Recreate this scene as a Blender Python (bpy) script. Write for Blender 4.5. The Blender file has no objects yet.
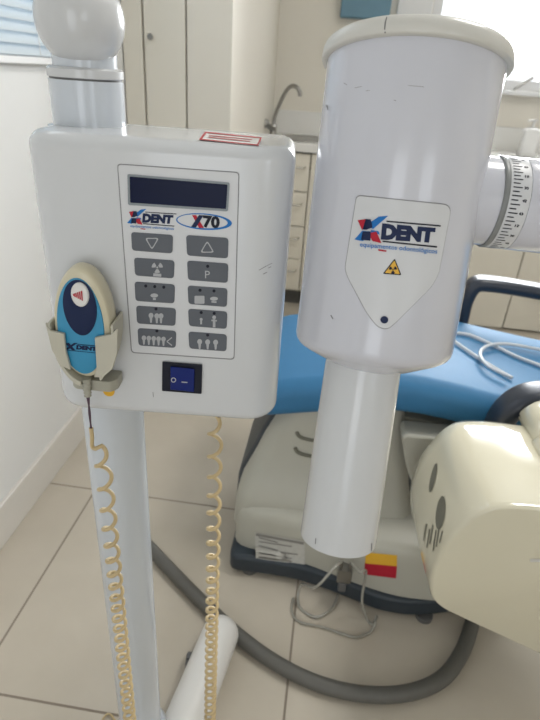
import bpy, bmesh, math, random
from mathutils import Vector as V, Matrix
random.seed(4)
PI = math.pi
COL = bpy.context.scene.collection
# ------------------------------------------------------------ camera (phone lens, 540x720 frame)
F = 540.0; EYE = V((0, 0, 1.25))
_d = V((198-270, -(1372-360), -F)).normalized()
_Z = -_d
_Y = V((80, 282, -F)); _Y = (_Y - _Z*_Y.dot(_Z)).normalized()
_X = _Y.cross(_Z)
R = Matrix((_X, _Y, _Z))                       # world <- camera
cd = bpy.data.cameras.new('camera'); cam = bpy.data.objects.new('camera', cd); COL.objects.link(cam)
cam.matrix_world = Matrix.Translation(EYE) @ R.to_4x4()
cd.sensor_fit = 'VERTICAL'; cd.sensor_height = 36; cd.lens = 27; cd.clip_start = .01
cd.dof.use_dof = True; cd.dof.focus_distance = .56; cd.dof.aperture_fstop = 9
bpy.context.scene.camera = cam
def ray(x, y): return R @ V(((x-270)/F, -(y-360)/F, -1.0))
def at(x, y, z): return EYE + ray(x, y)*z
def hit(x, y, o, n):
    r = ray(x, y); return EYE + r*((o-EYE).dot(n)/r.dot(n))
def ground(x, y, h=0): return hit(x, y, V((0, 0, h)), V((0, 0, 1)))
def onY(x, y, Y0): return hit(x, y, V((0, Y0, 0)), V((0, 1, 0)))
def onX(x, y, X0): return hit(x, y, V((X0, 0, 0)), V((1, 0, 0)))

# ------------------------------------------------------------ materials
def mat(name, rgb, rough=.5, metal=0, coat=0, noise=None, bump=0, trans=0, emit=None, spec=.5, alpha=1):
    m = bpy.data.materials.new(name); m.use_nodes = True
    nt = m.node_tree; b = nt.nodes['Principled BSDF']
    b.inputs['Base Color'].default_value = (*rgb, 1); b.inputs['Roughness'].default_value = rough
    b.inputs['Metallic'].default_value = metal; b.inputs['Coat Weight'].default_value = coat
    b.inputs['Coat Roughness'].default_value = .06; b.inputs['Transmission Weight'].default_value = trans
    b.inputs['Specular IOR Level'].default_value = spec
    if noise or bump:
        tc = nt.nodes.new('ShaderNodeTexCoord'); nz = nt.nodes.new('ShaderNodeTexNoise')
        sc, amt = noise or (60, 0)
        nz.inputs['Scale'].default_value = sc; nz.inputs['Detail'].default_value = 5
        nt.links.new(tc.outputs['Object'], nz.inputs['Vector'])
        if amt:
            mx = nt.nodes.new('ShaderNodeMix'); mx.data_type = 'RGBA'
            mx.inputs[6].default_value = (*[c*(1-amt) for c in rgb], 1); mx.inputs[7].default_value = (*[min(1, c*(1+amt)) for c in rgb], 1)
            nt.links.new(nz.outputs['Fac'], mx.inputs[0]); nt.links.new(mx.outputs[2], b.inputs['Base Color'])
        if bump:
            bp = nt.nodes.new('ShaderNodeBump'); bp.inputs['Strength'].default_value = bump; bp.inputs['Distance'].default_value = .002
            nt.links.new(nz.outputs['Fac'], bp.inputs['Height']); nt.links.new(bp.outputs[0], b.inputs['Normal'])
    return m
M = dict(
    wall=mat('wall_paint', (.74, .70, .62), .7, noise=(3, .03), bump=.05),
    wallcool=mat('side_wall_paint', (.80, .80, .79), .6, noise=(3, .02), bump=.05),
    ceil=mat('ceiling_paint', (.8, .8, .78), .8, noise=(3, .02)),
    skirt=mat('baseboard_tile', (.72, .69, .64), .3, noise=(20, .03)),
    box=mat('control_box_enamel', (.61, .625, .645), .22, coat=.5, noise=(8, .02)),
    head=mat('tube_head_enamel', (.59, .60, .66), .2, coat=.6, noise=(6, .02)),
    cap=mat('aged_white_plastic', (.62, .61, .57), .3, coat=.2, noise=(9, .03)),
    pole=mat('pole_enamel', (.57, .61, .66), .22, coat=.5, noise=(6, .02)),
    arm=mat('arm_enamel', (.58, .59, .60), .25, coat=.4, noise=(6, .02)),
    groove=mat('dark_joint', (.12, .12, .12), .5, noise=(40, .1)),
    ringgrey=mat('grey_ring', (.22, .23, .23), .4, noise=(40, .1)),
    panel=mat('membrane_panel', (.63, .64, .66), .35, noise=(30, .02)),
    line=mat('grey_outline', (.22, .22, .23), .5, noise=(50, .05)),
    bezel=mat('display_bezel', (.22, .25, .27), .3, noise=(50, .05)),
    lcd=mat('display_glass', (.004, .008, .035), .25, spec=.12, noise=(20, .2)),
    key=mat('key_grey', (.115, .125, .145), .5, spec=.25, noise=(60, .04)),
    icon=mat('icon_grey', (.43, .44, .46), .5, noise=(60, .03)),
    black=mat('print_black', (.012, .014, .025), .45, spec=.2, noise=(60, .1)),
    navy=mat('print_navy', (.012, .022, .07), .4, spec=.2, noise=(60, .1)),
    blue=mat('print_blue', (.02, .17, .50), .4, spec=.2, noise=(60, .1)),
    red=mat('print_red', (.45, .02, .04), .4, spec=.2, noise=(60, .1)),
    yellow=mat('warning_yellow', (.75, .42, .03), .4, noise=(60, .05)),
    swblue=mat('rocker_blue', (.003, .014, .14), .3, spec=.25, noise=(60, .05)),
    cyan=mat('handset_cyan', (.03, .27, .48), .35, coat=.2, noise=(30, .03)),
    cream=mat('yellowed_cream_plastic', (.62, .57, .42), .35, coat=.2, noise=(15, .05)),
    holder=mat('holder_plastic', (.50, .48, .40), .4, noise=(15, .05)),
    white=mat('white_plastic', (.75, .74, .72), .35, noise=(15, .03)),
    cord=mat('cream_cord', (.56, .43, .23), .38, coat=.15, noise=(30, .06)),
    wire=mat('dark_wires', (.07, .03, .06), .4, noise=(60, .2)),
    relief=mat('grey_rubber', (.36, .35, .29), .5, noise=(60, .1)),
    chair=mat('blue_vinyl', (.028, .16, .33), .58, coat=.0, noise=(25, .04), bump=.1),
    armr=mat('dark_armrest', (.022, .028, .042), .35, noise=(30, .1)),
    base=mat('chair_base_plastic', (.45, .44, .38), .4, noise=(8, .04)),
    foot=mat('dark_slate_plastic', (.025, .036, .048), .45, noise=(25, .1)),
    unit=mat('cream_unit_shell', (.66, .62, .48), .14, coat=.8, noise=(6, .03)),
    vent=mat('vent_dark', (.16, .155, .12), .6, noise=(30, .1)),
    hose=mat('grey_hose', (.12, .117, .105), .5, noise=(60, .1)),
    clear=mat('pale_tubing', (.33, .32, .28), .2, coat=.6, noise=(30, .05)),
    cable=mat('white_cable', (.60, .63, .66), .35, noise=(30, .03)),
    cab=mat('cabinet_laminate', (.74, .70, .61), .45, noise=(5, .02)),
    dark=mat('toe_kick', (.09, .09, .085), .6, noise=(20, .1)),
    counter=mat('white_counter', (.74, .73, .70), .25, noise=(10, .02)),
    steel=mat('brushed_steel', (.33, .32, .30), .28, 1, noise=(40, .1)),
    handle=mat('satin_handle', (.50, .48, .44), .35, 1, noise=(40, .05)),
    frame=mat('window_frame_paint', (.74, .74, .74), .4, noise=(10, .02)),
    slat=mat('blind_slat', (.62, .69, .74), .4, noise=(10, .02)),
    dblue=mat('dusty_blue', (.12, .24, .32), .4, noise=(12, .1)),
    paper=mat('label_paper', (.55, .54, .50), .5, noise=(90, .15)),
    print_=mat('faint_print', (.25, .24, .22), .6, noise=(60, .1)),
    lamp=mat('fill_lamp_diffuser', (.9, .9, .9), .5, noise=(10, .01)),
)
# window glass: thin clear pane
g = bpy.data.materials.new('clear_glass'); g.use_nodes = True; nt = g.node_tree; nt.nodes.clear()
o_ = nt.nodes.new('ShaderNodeOutputMaterial'); t_ = nt.nodes.new('ShaderNodeBsdfTransparent'); gl = nt.nodes.new('ShaderNodeBsdfGlossy'); gl.inputs['Roughness'].default_value = .02
fr = nt.nodes.new('ShaderNodeFresnel'); mx_ = nt.nodes.new('ShaderNodeMixShader')
nt.links.new(fr.outputs[0], mx_.inputs[0]); nt.links.new(t_.outputs[0], mx_.inputs[1]); nt.links.new(gl.outputs[0], mx_.inputs[2]); nt.links.new(mx_.outputs[0], o_.inputs[0])
M['glass'] = g
# floor tiles
def tile_mat():
    m = bpy.data.materials.new('floor_tiles'); m.use_nodes = True; nt = m.node_tree; b = nt.nodes['Principled BSDF']; L = nt.links.new
    geo = nt.nodes.new('ShaderNodeNewGeometry'); sp = nt.nodes.new('ShaderNodeSeparateXYZ'); L(geo.outputs['Position'], sp.inputs[0])
    def mth(op, a, bb=None):
        n = nt.nodes.new('ShaderNodeMath'); n.operation = op
        for i, v in enumerate((a, bb)):
            if v is None: continue
            if isinstance(v, (int, float)): n.inputs[i].default_value = v
            else: L(v, n.inputs[i])
        return n.outputs[0]
    def groove(c, off, per):
        u = mth('DIVIDE', mth('SUBTRACT', c, off), per)
        d = mth('MULTIPLY', mth('ABSOLUTE', mth('SUBTRACT', u, mth('ROUND', u))), per)
        return mth('LESS_THAN', d, .0028), mth('ROUND', mth('ADD', u, .5))
    gx, ix = groove(sp.outputs['X'], .02, .693); gy, iy = groove(sp.outputs['Y'], .632, .662)
    gr = mth('MAXIMUM', gx, gy)
    nz = nt.nodes.new('ShaderNodeTexNoise'); nz.inputs['Scale'].default_value = 4; nz.inputs['Detail'].default_value = 8; L(geo.outputs['Position'], nz.inputs['Vector'])
    rp = nt.nodes.new('ShaderNodeValToRGB'); rp.color_ramp.elements[0].position = .3; rp.color_ramp.elements[1].position = .7
    rp.color_ramp.elements[0].color = (.51, .46, .38, 1); rp.color_ramp.elements[1].color = (.58, .525, .44, 1); L(nz.outputs['Fac'], rp.inputs[0])
    mx = nt.nodes.new('ShaderNodeMix'); mx.data_type = 'RGBA'; L(gr, mx.inputs[0]); L(rp.outputs[0], mx.inputs[6]); mx.inputs[7].default_value = (.24, .20, .16, 1)
    L(mx.outputs[2], b.inputs['Base Color']); L(mth('MULTIPLY_ADD', gr, .5), b.inputs['Roughness'])
    r = mth('ADD', mth('MULTIPLY', gr, .5), .24); L(r, b.inputs['Roughness'])
    bp = nt.nodes.new('ShaderNodeBump'); bp.inputs['Strength'].default_value = .4; bp.inputs['Distance'].default_value = .002; L(mth('SUBTRACT', 1, gr), bp.inputs['Height']); L(bp.outputs[0], b.inputs['Normal'])
    return m
M['tile'] = tile_mat()

# ------------------------------------------------------------ object helpers (geometry is given in world space, stored in its thing's space)
def thing(name, label, cat, loc, rot=None, group=None):
    o = bpy.data.objects.new(name, None); COL.objects.link(o); o.empty_display_size = .05
    o.matrix_world = Matrix.Translation(V(loc)) @ (rot.to_4x4() if rot else Matrix.Identity(4))
    o['label'] = label; o['category'] = cat
    if group: o['group'] = group
    return o
def wmat(o):
    m = o.matrix_basis.copy()
    while o.parent: o = o.parent; m = o.matrix_basis @ m
    return m
def mesh(name, vf, m, parent=None, bevel=0, seg=3, smooth=40, label=None, cat=None, kind=None, group=None, loc=None, solid=0, sub=0):
    vs, fs = vf
    me = bpy.data.meshes.new(name); me.from_pydata([tuple(v) for v in vs], [], fs); me.validate()
    bm = bmesh.new(); bm.from_mesh(me); bmesh.ops.remove_doubles(bm, verts=bm.verts, dist=1e-6); bmesh.ops.recalc_face_normals(bm, faces=bm.faces); bm.to_mesh(me); bm.free()
    me.polygons.foreach_set('use_smooth', [True]*len(me.polygons)); me.set_sharp_from_angle(angle=math.radians(smooth))
    me.materials.append(M[m] if isinstance(m, str) else m)
    o = bpy.data.objects.new(name, me); COL.objects.link(o)
    if parent: o.parent = parent; me.transform(wmat(parent).inverted())
    elif loc is not None or kind != 'structure':
        if loc is None:
            c = sum((v.co for v in me.vertices), V())/len(me.vertices); loc = V((c.x, c.y, min(v.co.z for v in me.vertices)))
        me.transform(Matrix.Translation(-V(loc))); o.location = loc
    if bevel:
        b = o.modifiers.new('bevel', 'BEVEL'); b.width = bevel; b.segments = seg; b.limit_method = 'ANGLE'; b.angle_limit = math.radians(35); b.harden_normals = False
    if solid:
        s = o.modifiers.new('solid', 'SOLIDIFY'); s.thickness = solid; s.offset = 0
    if sub:
        s = o.modifiers.new('sub', 'SUBSURF'); s.levels = sub; s.render_levels = sub
    if label: o['label'] = label
    if cat: o['category'] = cat
    if kind: o['kind'] = kind
    if group: o['group'] = group
    return o
def join(*parts):
    vs, fs = [], []
    for a, b in parts:
        k = len(vs); vs += list(a); fs += [[i+k for i in f] for f in b]
    return vs, fs
def box(x0, x1, y0, y1, z0, z1):
    v = [V((x, y, z)) for x in (x0, x1) for y in (y0, y1) for z in (z0, z1)]
    return v, [(0, 1, 3, 2), (4, 6, 7, 5), (0, 4, 5, 1), (2, 3, 7, 6), (0, 2, 6, 4), (1, 5, 7, 3)]
def obox(o, ex, ey, ez, x0, x1, y0, y1, z0, z1):
    v, f = box(x0, x1, y0, y1, z0, z1); return [o + ex*p.x + ey*p.y + ez*p.z for p in v], f
def prism(pts, o, eu, ev, ew, w0, w1):
    n = len(pts); vs = [o+eu*a+ev*b+ew*w0 for a, b in pts]+[o+eu*a+ev*b+ew*w1 for a, b in pts]
    return vs, [list(range(n)), list(range(n, 2*n))]+[(i, (i+1) % n, n+(i+1) % n, n+i) for i in range(n)]
def perp(a):
    a = a.normalized(); h = V((0, 0, 1)) if abs(a.z) < .9 else V((1, 0, 0)); u = a.cross(h).normalized(); return u, a.cross(u)
def lathe(prof, o, ax, n=48, caps=True):
    ax = ax.normalized(); u, w = perp(ax); vs = []; fs = []
    for r, h in prof: vs += [o+ax*h+(u*math.cos(2*PI*k/n)+w*math.sin(2*PI*k/n))*r for k in range(n)]
    for i in range(len(prof)-1): fs += [(i*n+k, i*n+(k+1) % n, (i+1)*n+(k+1) % n, (i+1)*n+k) for k in range(n)]
    if caps: fs += [list(range(n)), list(range((len(prof)-1)*n, len(prof)*n))]
    return vs, fs
def smoothpath(P_, n=8, closed=False):
    P_ = [V(p) for p in P_]; out = []
    for i in range(len(P_)-1):
        a, b, c, d = P_[max(i-1, 0)], P_[i], P_[i+1], P_[min(i+2, len(P_)-1)]
        for k in range(n):
            t = k/n; out.append(.5*((2*b)+(c-a)*t+(2*a-5*b+4*c-d)*t*t+(3*b-a-3*c+d)*t**3))
    out.append(P_[-1]); return out
def tube(P_, r, n=12, round_ends=False):
    if round_ends:
        r0 = r if not callable(r) else r(0)
        a, b = P_[0], P_[-1]; da = (P_[0]-P_[1]).normalized(); db = (P_[-1]-P_[-2]).normalized()
        ext = [math.sin(t*PI/12) for t in range(1, 6)]; rad = [math.cos(t*PI/12) for t in range(1, 6)]
        pts = [a+da*r0*e for e in reversed(ext)]+list(P_)+[b+db*r0*e for e in ext]
        rs = [r0*e for e in reversed(rad)]+[r0]*len(P_)+[r0*e for e in rad]
    else:
        pts = list(P_); rs = [r(i/(len(pts)-1)) if callable(r) else r for i in range(len(pts))]
    vs = []; fs = []; t = (pts[1]-pts[0]).normalized(); u, w = perp(t)
    for i, p in enumerate(pts):
        t2 = (pts[min(i+1, len(pts)-1)]-pts[max(i-1, 0)])
        t2 = t2.normalized() if t2.length > 1e-9 else t
        q = t.rotation_difference(t2); u = q @ u; t = t2; u = (u-t*u.dot(t)).normalized(); w = t.cross(u)
        vs += [p+(u*math.cos(2*PI*k/n)+w*math.sin(2*PI*k/n))*rs[i] for k in range(n)]
    m = len(pts)
    for i in range(m-1): fs += [(i*n+k, i*n+(k+1) % n, (i+1)*n+(k+1) % n, (i+1)*n+k) for k in range(n)]
    fs += [list(range(n)), list(range((m-1)*n, m*n))]
    return vs, fs
def loft(rings):
    n = len(rings[0]); vs = [p for r in rings for p in r]; fs = []
    for i in range(len(rings)-1): fs += [(i*n+k, i*n+(k+1) % n, (i+1)*n+(k+1) % n, (i+1)*n+k) for k in range(n)]
    fs += [list(range(n)), list(range((len(rings)-1)*n, len(rings)*n))]
    return vs, fs
def rrect(x0, y0, x1, y1, r, n=5):
    out = []
    for cx, cy, a0 in ((x1-r, y1-r, 0), (x0+r, y1-r, 90), (x0+r, y0+r, 180), (x1-r, y0+r, 270)):
        out += [(cx+r*math.cos(math.radians(a0+90*k/n)), cy+r*math.sin(math.radians(a0+90*k/n))) for k in range(n+1)]
    return out
def rpoly(pts, r, n=4):
    out = []; N = len(pts)
    for i in range(N):
        p0, p, p1 = V(pts[i-1]), V(pts[i]), V(pts[(i+1) % N]); a = p+(p0-p).normalized()*min(r, (p0-p).length*.45); b = p+(p1-p).normalized()*min(r, (p1-p).length*.45)
        out += [tuple(a*(1-t)**2+p*2*t*(1-t)+b*t*t) for t in [k/n for k in range(n+1)]]
    return out
# flat print shapes in picture-like 2D, wrapped on a surface by a mapper
def polys2d(shapes, step=0):
    """list of polygons -> 2D verts/faces, cut in x so they can follow a curved surface"""
    bm = bmesh.new()
    for pts in shapes:
        if abs(sum(pts[i-1][0]*pts[i][1]-pts[i][0]*pts[i-1][1] for i in range(len(pts)))) < 1e-6: continue
        f = bm.faces.new([bm.verts.new((a, b, 0)) for a, b in pts])
    bmesh.ops.triangulate(bm, faces=bm.faces[:])
    if step:
        x0 = min(v.co.x for v in bm.verts); x1 = max(v.co.x for v in bm.verts); x = x0+step
        while x < x1:
            bmesh.ops.bisect_plane(bm, geom=bm.verts[:]+bm.edges[:]+bm.faces[:], plane_co=(x, 0, 0), plane_no=(1, 0, 0)); x += step
    bm.verts.index_update(); r = [(v.co.x, v.co.y) for v in bm.verts], [[v.index for v in f.verts] for f in bm.faces]; bm.free(); return r
def text2d(s, bold=0, shear=0):
    c = bpy.data.curves.new('t', 'FONT'); c.body = s; c.size = 1; c.offset = bold; c.shear = shear; c.resolution_u = 3
    o = bpy.data.objects.new('t', c); COL.objects.link(o); bpy.context.view_layer.update()
    me = bpy.data.meshes.new_from_object(o.evaluated_get(bpy.context.evaluated_depsgraph_get()))
    vs = [(v.co.x, v.co.y) for v in me.vertices]; fs = [list(p.vertices) for p in me.polygons]
    bpy.data.objects.remove(o); bpy.data.curves.remove(c); bpy.data.meshes.remove(me)
    x0 = min(v[0] for v in vs); x1 = max(v[0] for v in vs); y0 = min(v[1] for v in vs); y1 = max(v[1] for v in vs)
    return [((a-x0)/(x1-x0), (b-y0)/(y1-y0)) for a, b in vs], fs
def quadmap(t2, tl, tr, br, bl):
    vs, fs = t2; tl, tr, br, bl = map(V, (tl, tr, br, bl))
    return [tuple((tl*(1-u)+tr*u)*v+(bl*(1-u)+br*u)*(1-v)) for u, v in vs], fs
def wrap(s2, mapper, lift): return [mapper(a, b, lift) for a, b in s2[0]], s2[1]
def decal(name, s2, mapper, lift, m, parent, **k): return mesh(name, wrap(s2, mapper, lift), m, parent, smooth=60, **k)
def bar2(p, q, w):
    p, q = V(p), V(q); d = (q-p).normalized(); n = V((-d.y, d.x))*w/2; return [tuple(p+n), tuple(q+n), tuple(q-n), tuple(p-n)]
def ell2(cx, cy, rx, ry, n=24, rot=0): return [(cx+rx*math.cos(a)*math.cos(rot)-ry*math.sin(a)*math.sin(rot), cy+rx*math.cos(a)*math.sin(rot)+ry*math.sin(a)*math.cos(rot)) for a in [2*PI*k/n for k in range(n)]]
def ring2(outer, inner):
    n = len(outer); return [[outer[i], outer[(i+1) % n], inner[(i+1) % n], inner[i]] for i in range(n)]
def scale2(pts, s, c=None):
    cx = sum(p[0] for p in pts)/len(pts); cy = sum(p[1] for p in pts)/len(pts); return [(cx+(a-cx)*s, cy+(b-cy)*s) for a, b in pts]
def trefoil(cx, cy, r):
    out = [ell2(cx, cy, r*.18, r*.18, 12)]
    for a0 in (90, 210, 330):
        a = [math.radians(a0-30+60*k/6) for k in range(7)]
        out.append([(cx+r*math.cos(t), cy-r*math.sin(t)*-1) for t in a]+[(cx+r*.32*math.cos(t), cy+r*.32*math.sin(t)) for t in reversed(a)])
    return out

Z = V((0, 0, 1)); EX = V((1, 0, 0)); EY = V((0, 1, 0))
# ============================================================ THE ROOM
LX = -.843
def struct(name, vf, m, **k):
    o = mesh(name, vf, m, kind='structure', **k); return o
struct('floor', box(-.99, 3.0, -1.8, 3.7, -.1, 0), 'tile')
struct('ceiling', box(-.99, 3.0, -1.8, 3.7, 2.6, 2.7), 'ceil')
wy0, wy1, wz0, wz1 = .85, 1.95, 1.235, 2.15
struct('wall_left', join(box(-.99, LX, -1.8, wy0, 0, 2.6), box(-.99, LX, wy1, 3.7, 0, 2.6), box(-.99, LX, wy0, wy1, 0, wz0), box(-.99, LX, wy0, wy1, wz1, 2.6)), 'wallcool')
bx0, bx1, bz0, bz1 = .40, 1.75, 1.245, 2.2
struct('wall_back', join(box(-.99, bx0, 3.55, 3.7, 0, 2.6), box(bx1, 3.0, 3.55, 3.7, 0, 2.6), box(bx0, bx1, 3.55, 3.7, 0, bz0), box(bx0, bx1, 3.55, 3.7, bz1, 2.6)), 'wall')
struct('wall_right', box(3.0, 3.12, -1.8, 3.7, 0, 2.6), 'wall')
struct('wall_pillar', box(-.596, -.432, 2.2, 3.55, 0, 2.6), 'wall')
struct('baseboard_left', box(LX, LX+.014, -1.8, 2.2, 0, .128), 'skirt', bevel=.003)
struct('wall_front', join(box(-.99, -.55, -1.92, -1.8, 0, 2.6), box(.25, 1.15, -1.92, -1.8, 0, 2.6), box(-.55, .25, -1.92, -1.8, 2.1, 2.6), box(1.15, 2.15, -1.92, -1.8, 0, .95), box(1.15, 2.15, -1.92, -1.8, 2.15, 2.6), box(2.15, 3.0, -1.92, -1.8, 0, 2.6)), 'wall')  # unseen wall; door and window openings added to let light in
# window in the back wall
w1 = struct('window_1', join(box(bx0, bx0+.05, 3.56, 3.62, bz0, bz1), box(bx1-.05, bx1, 3.56, 3.62, bz0, bz1), box(bx0+.05, bx1-.05, 3.56, 3.62, bz0, bz0+.05), box(bx0+.05, bx1-.05, 3.56, 3.62, bz1-.05, bz1), box(1.05, 1.1, 3.56, 3.62, bz0+.05, bz1-.05)), 'frame', bevel=.004)
mesh('window_pane', box(bx0+.05, bx1-.05, 3.588, 3.592, bz0+.05, bz1-.05), 'glass', w1)
mesh('window_sill', box(.19, 1.8, 3.47, 3.549, bz0-.025, bz0-.001), 'frame', w1, bevel=.004)
mesh('window_casing', box(.21, .395, 3.53, 3.549, bz0, bz1), 'frame', w1, bevel=.004)
a, b = onY(514, 89, 3.53), onY(532, 78, 3.53)
mesh('window_latch', tube([a+V((0, -.01, 0)), b+V((0, -.01, 0))], .008, 8, True), 'steel', w1)
# window with blinds in the left wall
w2 = struct('window_2', join(box(-.93, -.87, wy0, wy0+.04, wz0, wz1), box(-.93, -.87, wy1-.04, wy1, wz0, wz1), box(-.93, -.87, wy0+.04, wy1-.04, wz0, wz0+.04), box(-.93, -.87, wy0+.04, wy1-.04, wz1-.04, wz1)), 'frame', bevel=.003)
mesh('window_pane', box(-.902, -.898, wy0+.04, wy1-.04, wz0+.04, wz1-.04), 'glass', w2)
bl = thing('window_blind', 'pale blue horizontal slat blind drawn over the side window, top left', 'blind', (-.855, (wy0+wy1)/2, wz0))
mesh('bottom_rail', box(-.842, -.818, wy0-.03, wy1+.03, 1.228, 1.246), 'frame', bl, bevel=.003)
mesh('head_rail', box(-.842, -.806, wy0-.03, wy1+.03, wz1, wz1+.04), 'frame', bl, bevel=.003)
z = 1.262; base_s = None
while z < wz1-.01:
    prof = [(-.832-.007*math.cos(t*PI/6-PI/2)*0+(-.009+t*.003), z+.013-t*.0044+.0012*math.sin(t*PI/6)) for t in range(7)]
    if base_s is None:
        vf = ([V((px, y, pz)) for y in (wy0-.02, wy1+.02) for px, pz in prof]+[V((px+.0006, y, pz+.0006)) for y in (wy0-.02, wy1+.02) for px, pz in prof], [])
        for k in range(6):
            vf[1].append((k, k+1, 7+k+1, 7+k)); vf[1].append((14+k, 14+k+1, 21+k+1, 21+k))
        base_s = mesh('slat', vf, 'slat', bl); z0_ = z
    else:
        s = base_s.copy(); COL.objects.link(s); s.parent = bl; s.location = base_s.location+V((0, 0, z-z0_))
    z += .025
for y in (1.2, 1.56):
    mesh('ladder_cord', tube([V((-.8235, y, 1.24)), V((-.8235, y, wz1+.01))], .0012, 6), 'frame', bl)

# unseen ceiling panel, added as a source of fill light
lt = thing('added_fill_lamp', 'square white ceiling lamp panel above the dental chair', 'lamp', (.8, 1.2, 2.6))
mesh('fill_lamp_frame', box(.5, 1.1, .9, 1.5, 2.57, 2.599), 'frame', lt, bevel=.004)
mesh('fill_lamp_shade', box(.53, 1.07, .93, 1.47, 2.555, 2.569), 'lamp', lt)

# ============================================================ BACKGROUND FURNITURE
tc_ = thing('tall_cabinet', 'tall off-white cupboard with a small dark knob behind the control unit', 'cabinet', (-.72, 2.4, 0))
mesh('body', box(LX+.002, -.6, 2.222, 2.7, 0, 2.4), 'cab', tc_, bevel=.002)
d1 = mesh('door', box(LX+.004, -.765, 2.202, 2.22, .08, 2.38), 'cab', tc_, bevel=.003)
d2 = mesh('door', box(-.757, -.604, 2.202, 2.22, .08, 2.38), 'cab', tc_, bevel=.003)
k = V((-.727, 2.2, 1.334))
mesh('knob', lathe([(.004, .001), (.004, -.014), (.009, -.017), (.011, -.022), (.008, -.027)], k, EY, 16), 'steel', d2, label='small dark metal knob')

def cabinet(x0, x1, kind, label, top=.885, low=.11):
    t = thing('base_cabinet', label, 'cabinet', ((x0+x1)/2, 3.3, 0), group='base cabinets under the back counter')
    mesh('body', box(x0+.001, x1-.001, 3.072, 3.545, .1, top), 'cab', t)
    mesh('toe_kick', box(x0+.001, x1-.001, 3.12, 3.54, 0, .099), 'dark', t)
    def bow(xa, xb, z, par): mesh('handle', tube(smoothpath([V((xa, 3.051, z)), V((xa+.004, 3.025, z)), V((xa+.02, 3.015, z)), V((xb-.02, 3.015, z)), V((xb-.004, 3.025, z)), V((xb, 3.051, z))], 5), .006, 8), 'handle', par)
    if kind == 'drawers':
        zs = [.11, .30, .49, .68, .88] if x1 < 0 else [low, .52, .70, .88]
        for i in range(len(zs)-1):
            d = mesh('drawer', box(x0+.004, x1-.004, 3.051, 3.07, zs[i]+.003, zs[i+1]-.003), 'cab', t, bevel=.002)
            bow(x1-.16, x1-.03, (zs[i]+zs[i+1])/2+.03, d) if x1 < 0 else bow(x0+.115, x0+.28, (.238 if i == 0 else zs[i+1]-.065), d)
    else:
        xm = (x0+x1)/2
        for xa, xb in ((x0, xm), (xm, x1)):
            d = mesh('door', box(xa+.003, xb-.003, 3.051, 3.07, low, .88), 'cab', t, bevel=.002)
            xh = xb-.03 if xa == x0 else xa+.03
            mesh('handle', tube(smoothpath([V((xh, 3.051, .66)), V((xh, 3.02, .665)), V((xh, 3.015, .68)), V((xh, 3.015, .76)), V((xh, 3.02, .775)), V((xh, 3.051, .78))], 5), .006, 8), 'handle', d)
cabinet(-.430, -.155, 'drawers', 'off-white drawer unit with bow handles, seen between the control box and the tube head', .79)
cabinet(-.155, .30, 'doors', 'off-white two-door base cabinet under the sink, behind the tube head', .79)
cabinet(.30, 1.055, 'doors', 'off-white two-door base cabinet left of the seam, behind the far armrest', low=.01)
cabinet(1.055, 1.9, 'drawers', 'wide off-white drawer unit at the right end, behind the far armrest', low=.01)
sx0, sx1, sy0, sy1 = -.43, .08, 3.12, 3.42
ct = mesh('countertop', join(box(-.43, sx0+.1, 3.03, 3.549, .888, .93), box(sx1, 1.92, 3.03, 3.549, .888, .93), box(sx0+.1, sx1, 3.03, sy0, .888, .93), box(sx0+.1, sx1, sy1, 3.549, .888, .93), box(-.43, 1.92, 3.525, 3.549, .93, 1.055)), 'counter', label='white worktop with raised splashback running along the back wall', cat='countertop')
sk = thing('sink', 'stainless steel sink bowl set into the white worktop', 'sink', ((sx0+sx1)/2, 3.27, .80))
x0, x1 = sx0+.1, sx1
rings = []
for (i, zz) in ((-.02, .9315), (-.02, .934), (.008, .934), (.012, .93), (.03, .82), (.07, .80)):
    rings.append([V((a, b, zz)) for a, b in rrect(x0+i, sy0+i, x1-i, sy1-i, .05)])
mesh('bowl', loft(rings), 'steel', sk, label='brushed steel bowl')
mesh('drain', lathe([(.022, 0), (.022, .004), (.012, .005)], V(((x0+x1)/2, 3.27, .8005)), Z, 20), 'dark', sk)
fc = thing('faucet', 'chrome swan-neck tap standing behind the steel sink', 'faucet', (-.395, 3.24, .93))
mesh('tap_body', join(lathe([(.028, 0), (.028, .008), (.02, .012), (.019, .055), (.012, .065)], V((-.39, 3.24, .931)), Z, 24)), 'steel', fc)
mesh('tap_handle', join(tube([V((-.39, 3.235, .97)), V((-.43, 3.19, 1.0))], .016, 12, True), tube([V((-.43, 3.19, 1.0)), V((-.458, 3.18, 1.005))], .024, 12, True)), 'steel', fc)
mesh('spout', tube(smoothpath([V((-.39, 3.24, .99)), V((-.385, 3.24, 1.04)), V((-.34, 3.225, 1.15)), V((-.305, 3.21, 1.19)), V((-.27, 3.2, 1.185)), V((-.255, 3.2, 1.16)), V((-.255, 3.2, 1.145))], 8), .0105, 12), 'steel', fc)
wb = thing('wall_box', 'dusty blue box fixed to the back wall above the tube head', 'box', (.04, 3.5, 1.535))
mesh('body', box(-.094, .172, 3.47, 3.549, 1.535, 1.85), 'dblue', wb, bevel=.008)
dp = thing('soap_dispenser', 'white pump container standing on the worktop below the window', 'dispenser', (1.0, 3.3, .931))
mesh('bottle', loft([[V((a, b, z)) for a, b in rrect(.955+i, 3.26+i, 1.045-i, 3.33-i, .015)] for i, z in ((.003, .931), (0, .936), (0, 1.06), (.01, 1.072), (.03, 1.078))]), 'white', dp)
mesh('pump', join(lathe([(.008, 0), (.008, .03), (.014, .032), (.014, .04)], V((1.0, 3.295, 1.076)), Z, 16), tube([V((1.0, 3.295, 1.112)), V((.965, 3.285, 1.108))], .005, 8)), 'white', dp)

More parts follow.
